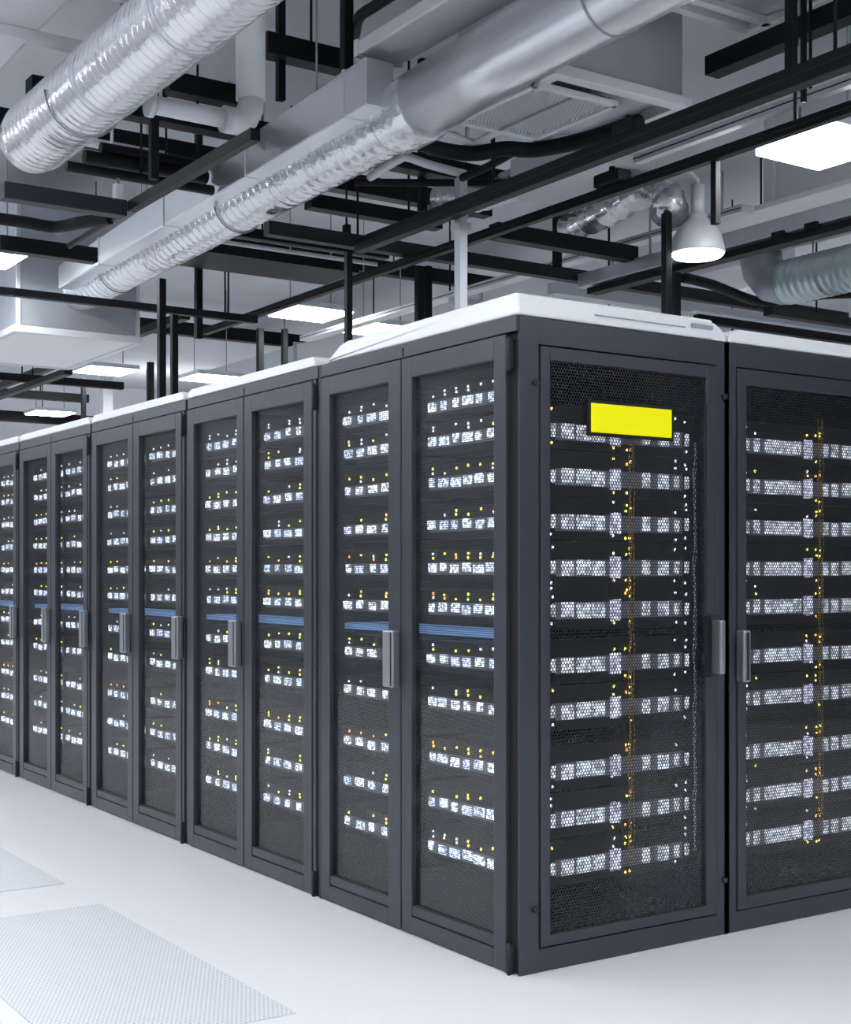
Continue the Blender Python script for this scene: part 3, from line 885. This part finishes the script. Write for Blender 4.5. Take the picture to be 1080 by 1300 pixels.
strut_x('black channel beam at the left edge above the plenum box', 4.778, -0.200, 0.398, 3.200, 0.09, 0.09, hang=((-0.6, 4.0),))
strut_x('thin black beam crossing the plenum box and the far posts', 6.148, -0.077, 2.186, 3.200, 0.06, 0.055, 'darkgrey', hang=(1.95,))

# stacked cable trays under the main duct
tr = thing('cable_tray', 'stacked black cable trays passing under the main duct', 'cable tray')
ty0, ty1, tx1 = (2.574, 5.492, 3.500)[1], (2.845, 5.956, 3.500)[1], (2.699, 5.706, 3.500)[0]
MB().box(1.46, tx1, ty0, ty1, 3.50, 3.525, 0.004).build('tray_floor', M['black'], tr)
MB().box(1.46, tx1, ty0 - 0.03, ty0 + 0.01, 3.50, 3.60, 0.004).build('tray_side', M['black'], tr)
MB().box(1.46, tx1, ty1 - 0.01, ty1 + 0.03, 3.50, 3.60, 0.004).build('tray_side', M['black'], tr)
for k in range(3):
    MB().sweep([(1.46, ty0 + 0.12 + 0.12 * k, 3.555), (tx1, ty0 + 0.12 + 0.12 * k, 3.555)], 0.026, 10).build('power_cable', M['cable'], tr)
MB().sweep([(1.45, ty0 - 0.12, 3.56), (tx1 + 0.1, ty0 - 0.12, 3.56)], 0.016, 12).build('pale_conduit', M['whitesteel'], tr)
MB().box(1.45, tx1 + 0.1, ty0 - 0.30, ty0 - 0.23, 3.57, 3.64, 0.004).build('upper_rail', M['black'], tr)
for x in (1.9, tx1 - 0.1):
    MB().sweep([(x, ty0 - 0.01, 3.51), (x, ty0 - 0.01, ZC)], 0.008, 8).build('hanger_rod', M['black'], tr)

# white long tray right with clamps and dark rail below
tl = thing('cable_tray', 'long white cable trunking above a dark rail at the right edge', 'cable tray')
MB().box(3.68, 3.76, 0.2, 4.1, 3.265, 3.365, 0.006).build('trunking', M['galv'], tl)
MB().box(3.68, 3.78, 0.2, 4.0, 3.205, 3.25, 0.004).build('lower_rail', M['black'], tl)
for y in (1.2, 1.55, 1.95, 2.2):
    MB().box(3.655, 3.77, y, y + 0.09, 3.24, 3.28, 0.003).build('clamp', M['black'], tl)
for y in (0.8, 3.4):
    MB().sweep([(3.72, y, 3.36), (3.72, y, ZC)], 0.008, 8).build('hanger_rod', M['galvdark'], tl)

# ------------------------------------------------------------------ cables and thin pipes
def hose(label, pts, r, m='cable', name='cable', cat='cable', group=None):
    # smooth through the points
    P = [Vector(p) for p in pts]
    out = []
    for i in range(len(P) - 1):
        p0, p1, p2, p3 = P[max(i - 1, 0)], P[i], P[i + 1], P[min(i + 2, len(P) - 1)]
        for k in range(8):
            t = k / 8
            out.append(0.5 * ((2 * p1) + (-p0 + p2) * t + (2 * p0 - 5 * p1 + 4 * p2 - p3) * t * t + (-p0 + 3 * p1 - 3 * p2 + p3) * t ** 3))
    out.append(P[-1])
    o = MB().sweep(out, r, 12).build(name, M[m])
    recentre(o)
    return tag(o, label, cat, group)
hose('thick black hose sagging below the filter grille', [(1.422, 2.714, 3.540), (1.588, 2.750, 3.540), (1.771, 2.712, 3.540), (1.864, 2.550, 3.540), (2.014, 2.466, 3.540), (2.121, 2.200, 3.540), (2.170, 1.816, 3.540)], 0.042)
hose('white bent pipe between the grille and the black hose', [(1.458, 2.648, 3.600), (1.612, 2.672, 3.600), (1.770, 2.712, 3.600), (1.779, 2.592, 3.600), (1.769, 2.425, 3.600)], 0.020, 'white', 'pipe', 'pipe')
hose('white pipe emerging from the main duct and bending to the light post', [(1.503, 3.346, 3.520), (1.457, 2.979, 3.520), (1.480, 2.912, 3.520), (1.649, 2.956, 3.520), (1.918, 2.994, 3.520)], 0.024, 'white', 'pipe', 'pipe')
hose('thin black pipe level across to the tall light post', [(1.441, 3.417, 3.500), (1.789, 3.204, 3.500), (2.223, 2.914, 3.500)], 0.022, 'black', 'pipe', 'pipe')
hose('black cable rising from the light post towards the hose', [(1.888, 2.982, 3.490), (1.900, 2.743, 3.500), (1.902, 2.496, 3.520)], 0.022)
hose('wavy black hose between the two beams at the left edge', [(-0.442, 4.209, 3.200), (-0.226, 4.206, 3.200), (-0.046, 4.211, 3.200), (0.047, 4.024, 3.200), (0.143, 3.858, 3.200)], 0.034)
hose('black pipe slanting into the end of the left channel beam', [(0.149, 3.755, 3.200), (0.164, 4.157, 3.200), (0.172, 4.603, 3.200)], 0.018, 'black', 'pipe', 'pipe')
hose('black bent pipe near the top beside the near rectangular duct', [(1.254, 3.103, 4.200), (1.149, 2.878, 4.200), (1.141, 2.713, 4.200), (1.143, 2.525, 4.200)], 0.030, 'black', 'pipe', 'pipe')

# ------------------------------------------------------------------ posts
def post(label, x, y, z0, z1, w_=0.041, m='black', group='black steel posts', clampz=None):
    t = thing('strut_post', label, 'post', (x, y, z0), group)
    MB().box(-w_ / 2, w_ / 2, -w_ / 2, w_ / 2, 0, z1 - z0, 0.003).build('upright', M[m], t)
    MB().box(-w_ * 0.9, w_ * 0.9, -w_ * 0.9, w_ * 0.9, 0, 0.008, 0.001).build('foot_plate', M[m], t)
    if clampz:
        MB().box(-w_ * .8, w_ * .8, -w_ * .8, w_ * .8, clampz - z0, clampz - z0 + 0.04, 0.003).build('clamp', M[m], t)
    return t
TOPZ = 2.12
def post_v(label, v, z0=0.0, **k):
    x, y, za, zb = v
    return post(label, x, y, z0, max(za, zb), **k)
post_v('dark post under the long grey beam left of the corner cabinet', (1.831, 4.150, 3.290, 2.789))
post_v('tall pale post standing behind the corner cabinet top', (1.904, 3.013, 3.500, 2.787), w_=0.055, m='galv', clampz=3.2)
post_v('tall black post by the far end of the main duct', (1.200, 5.654, 3.312, 2.506), w_=0.05)
post_v('shorter black post right of the one at the duct end', (1.300, 5.666, 3.071, 2.542), w_=0.045)
post_v('left post of the dark pair behind the corner cabinet', (2.668, 4.600, 3.387, 3.047), w_=0.05)
post_v('right post of the dark pair behind the corner cabinet', (2.741, 4.600, 3.396, 3.054), w_=0.045)
post_v('black post below the foil elbow, nearer of two', (2.883, 2.368, 3.300, 2.743), w_=0.045)
post_v('black post just right of the one below the foil elbow', (3.366, 2.797, 3.100, 2.862), w_=0.05)
post_v('short black post left of the square lamp above the row', (3.258, 8.200, 3.545, 3.227), w_=0.055)
post_v('short black post below the square lamp above the row', (3.516, 8.200, 3.563, 3.286), w_=0.05)
post_v('pale distant post under the far square lamp', (3.640, 13.200, 3.719, 3.352), w_=0.13, m='whitesteel')
post_v('thin distant black post left of the far square lamp', (2.985, 12.200, 3.529, 3.207), w_=0.05)
post_v('distant black post right of the far square lamp', (2.909, 10.000, 3.427, 3.060), w_=0.06)

def drop(label, x, y, zb, w_=0.04, m='black', group='black drop rods from the ceiling', top=None):
    o = MB().box(-w_ / 2, w_ / 2, -w_ / 2, w_ / 2, 0, (top or ZC) - zb, 0.003).build('hanger_rod', M[m])
    o.location = (x, y, zb)
    return tag(o, label, 'hanger rod', group)
def drop_v(label, v, **k):
    x, y, za, zb = v
    return drop(label, x, y, min(za, zb), **k)
drop_v('black drop rod beside the white vertical pipe', (1.020, 3.527, 4.488, 3.918), w_=0.045)
drop_v('thick black drop rod by the square end of the near rectangular duct', (1.120, 2.961, 4.314, 3.935), w_=0.055)
drop_v('black drop rod below the horizontal white pipe', (0.269, 3.550, 3.772, 3.359), w_=0.045)
drop_v('black drop rod right of the bell-shaped lamp', (2.280, 1.398, 3.292, 2.947), w_=0.035, top=3.27)
drop_v('black drop rod between the thick beam and upper long rail', (1.900, 0.590, 3.655, 3.379), w_=0.04, top=4.02)
drop_v('thin black drop rod next to the one on the upper long rail', (2.300, 0.868, 3.843, 3.394), w_=0.022, top=4.02)
drop_v('black drop rod above the dark grey beam right of the light post', (3.495, 4.100, 3.772, 3.386), w_=0.05)
drop_v('black drop rod behind the level thin pipe', (2.495, 4.300, 3.961, 3.680), w_=0.05)
drop_v('black drop rod above the thin beam near the duct end', (1.728, 6.200, 3.484, 3.020), w_=0.05)

# ------------------------------------------------------------------ background services
def bg_x(label, px, z, **k): pass
strut_x('black double strut behind the lower long rail', 3.562, 2.542, 3.720, 3.400, 0.10, 0.10, hang=(3.5,))
strut_x('pale crosswise pipe low behind the corner cabinet', 5.493, 3.557, 6.258, 3.400, 0.06, 0.05, 'galv', 'pipe_run', 'pale steel strips', hang=(5.2,))
strut_y('pale lengthwise duct rail behind the foil elbow', 3.9, 2.7, 8.5, 3.55, 0.12, 0.05, 'whitesteel', 'pipe_run', 'pale steel strips', hang=(6.0,))
strut_y('pale lengthwise rail above the far cabinets', 5.0, 4.5, 14, 3.6, 0.14, 0.06, 'whitesteel', 'pipe_run', 'pale steel strips', hang=(9.0,))
strut_y('black lengthwise rail left of the far lamps', 2.2, 7.5, 14, 3.45, 0.08, 0.07, lip=False, hang=(9.0, 12.0))
strut_y('black lengthwise rail in the far distance beyond the plenum', 1.9, 9.6, 18, 3.2, 0.08, 0.06, lip=False, hang=(12.0,))
strut_x('far black crosswise beam above the end wall', 11.0, -0.2, 3.0, 3.30, 0.08, 0.08, hang=(0.5, 2.0))
strut_x('farther black crosswise beam near the last lamp', 13.2, 0.4, 3.4, 3.42, 0.10, 0.10, hang=(1.0, 2.8))
strut_x('farthest black crosswise beam before the end wall', 17.4, 1.5, 5.0, 3.62, 0.12, 0.16, hang=(2.2, 4.2))
strut_x('black beam high behind the white elbow pipe', 4.2, -0.2, 3.6, 3.95, 0.12, 0.12, hang=(0.6, 3.0))
strut_x('high black joist near the ceiling behind the large duct', 5.6, -1.6, 4.0, 4.2, 0.12, 0.14, hang=(-0.5, 2.2))
strut_x('high black joist near the ceiling over the far lamps', 8.6, 1.8, 7.0, 4.38, 0.12, 0.14, hang=(3.0, 5.0))
strut_x('high black joist near the ceiling in the distance', 12.6, 0.0, 8.0, 4.3, 0.14, 0.16, hang=(2.0, 5.0))
strut_x('dark crosswise beam low at the right edge', 2.9, 4.3, 7.5, 2.98, 0.08, 0.06, hang=(6.5,))
strut_x('dark pipe crossing behind the spiral duct at the right edge', 5.6, 5.4, 9.0, 3.3, 0.07, 0.07, hang=(6.8,))

strut_x('black beam behind the white drop pipe, left piece', 4.358, 0.682, 1.178, 4.200, 0.12, 0.12, hang=(0.6,))
strut_x('black beam right of the white drop pipe near the top', 3.496, 0.893, 1.394, 4.200, 0.12, 0.12, hang=(1.2,))
PG = 'black pipes below the large left duct'
def pipe_x(label, y, xa, xb, z, r, m='black', group=PG, hang=()):
    t = thing('pipe_run', label, 'pipe', (0, 0, 0), group)
    xb = min(xb, 0.96)
    MB().sweep([(xa, y, z), (xb, y, z)], r, 14).build('pipe_body', M[m], t)
    for x in hang:
        x, zt = x if isinstance(x, tuple) else (x, ZC)
        MB().sweep([(x, y, z), (x, y, zt)], 0.008, 8).build('hanger_rod', M['black'], t)
pipe_x('uppermost black pipe seen under the large left duct', 4.397, 0.288, 1.348, 3.750, 0.035, hang=(0.7,))
pipe_x('second black pipe under the large left duct', 4.385, 0.184, 1.348, 3.680, 0.040, hang=(0.9,))
pipe_x('pale pipe between the black pipes under the large left duct', 5.009, 0.414, 1.479, 3.970, 0.030, 'whitesteel', None, hang=(0.9,))
pipe_x('lowest black pipe under the large left duct', 4.296, 0.046, 1.158, 3.580, 0.030, hang=(0.5,))
fx = thing('flexible_duct', 'crumpled foil flexible duct sagging behind the upper long black rail', 'air duct')
q0, q1 = Vector((3.046, 4.880, 3.980)), Vector((3.070, 3.358, 3.980))
pp_, rr_ = [], []
for k in range(61):
    f = k / 60
    p = q0.lerp(q1, f); p.z -= 0.10 * math.sin(math.pi * f)
    pp_.append(p); rr_.append(0.10 + (0.012 if k % 2 else -0.008) + random.uniform(-.006, .006))
MB().sweep(pp_, rr_, 24).build('duct_shell', M['foil'], fx)
for f in (0.2, 0.8):
    p = q0.lerp(q1, f); MB().sweep([p, (p.x, p.y, ZC)], 0.006, 8).build('hanger_rod', M['galvdark'], fx)
fd2 = thing('air_duct', 'pale rectangular duct piece between the two long black rails', 'air duct')
a0, a1 = (2.695, 3.528, 3.620), (2.680, 2.635, 3.620)
MB().box(a0[0] - 0.05, a0[0] + 0.35, a1[1], a0[1], 3.62, 3.86, 0.01).build('duct_shell', M['whitesteel'], fd2)
MB().sweep([(a0[0] + 0.15, a1[1] + 0.3, 3.85), (a0[0] + 0.15, a1[1] + 0.3, ZC)], 0.008, 8).build('hanger_rod', M['galvdark'], fd2)

# ------------------------------------------------------------------ small fittings
def fitting(name, label, p, sx, sy, sz, m, cat, stem=0.0, group=None):
    t = thing(name, label, cat, p, group)
    MB().box(-sx / 2, sx / 2, -sy / 2, sy / 2, 0, sz, min(sx, sy, sz) * 0.15).build('fitting_body', M[m], t)
    MB().sweep([(0, 0, -stem - 0.01), (0, 0, sz + 0.03)], min(sx, sy) * 0.18, 10).build('bolt', M['galvdark' if m != 'black' else 'black'], t)
    return t
fitting('clamp_block', 'black clamp block on top of the lower long rail', (2.28, (2.280, 2.149, 3.370)[1], 3.312), 0.10, 0.20, 0.07, 'black', 'clamp')
fitting('clamp_block', 'black clamp block on the upper long rail near the filter grille', (1.83, (1.830, 1.528, 3.381)[1], 3.342), 0.07, 0.16, 0.06, 'black', 'clamp')
fitting('valve', 'small white valve on the dark left beam beside its corner', ((0.108, 3.650, 3.306)[0], 3.65, 3.243), 0.05, 0.05, 0.09, 'whitesteel', 'valve')
fitting('beam_clamp', 'small black clamp on the long grey beam above the dark post', ((1.819, 4.150, 3.438)[0], 4.15, 3.402), 0.04, 0.05, 0.06, 'black', 'clamp')
fitting('beam_clamp', 'small black clamp on the cable tray rail left of the dark post', ((2.636, 6.000, 3.766)[0], (2.574, 5.492, 3.500)[1] - 0.265, 3.64), 0.05, 0.05, 0.05, 'black', 'clamp')
hose('wavy black cable between spiral duct and long grey beam at the right', [(3.895, 3.277, 3.220), (4.248, 3.342, 3.220), (4.906, 3.557, 3.220), (5.075, 3.375, 3.220), (5.130, 3.137, 3.220), (5.340, 2.931, 3.220)], 0.035)
strut_x('pale pipe low between the corner cabinet top and the spiral duct', 4.108, 4.811, 6.752, 3.250, 0.08, 0.06, 'galv', 'pipe_run', 'pale steel strips', hang=(6.2,))
strut_x('second pale pipe low behind the corner cabinet top', 5.085, 4.247, 5.972, 3.500, 0.12, 0.10, 'galv', 'pipe_run', 'pale steel strips', hang=(7.0,))
strut_x('black pipe low behind the right cabinet top', 3.827, 4.570, 6.434, 3.100, 0.06, 0.06, hang=(6.8,))
pd = thing('air_duct', 'pale long rectangular duct far behind the posts in the middle', 'air duct')
MB().box(5.7, 6.4, 4.5, 15.0, 3.75, 4.15, 0.01).build('duct_shell', M['whitesteel'], pd)
for y in (6.0, 8.0, 10.0, 12.0):
    MB().box(5.67, 6.43, y, y + 0.05, 3.72, 4.18, 0.004).build('flange', M['galv'], pd)
for y in (5.0, 9.0, 13.0):
    MB().sweep([(6.05, y, 4.14), (6.05, y, ZC)], 0.008, 8).build('hanger_rod', M['galvdark'], pd)
for i, (x, y, dz) in enumerate(((0.55, 4.9, 0.9), (1.6, 5.4, 0.8), (2.6, 3.3, 0.75), (3.3, 4.9, 0.8))):
    sp = thing('sprinkler', ['white fire sprinkler above the left channel beam', 'white fire sprinkler beside the main duct', 'white fire sprinkler right of the light post', 'white fire sprinkler above the long grey beam'][i], 'sprinkler', (x, y, ZC - dz), 'ceiling sprinklers')
    MB().sweep([(0, 0, 0.04), (0, 0, dz)], 0.011, 10).build('drop_pipe', M['whitesteel'], sp)
    MB().lathe([(0.004, -0.03), (0.028, -0.026), (0.028, -0.022), (0.008, -0.018), (0.008, 0.02), (0.016, 0.03), (0.016, 0.05)], (0, 0, 0), 16).build('sprinkler_head', M['chrome'], sp)
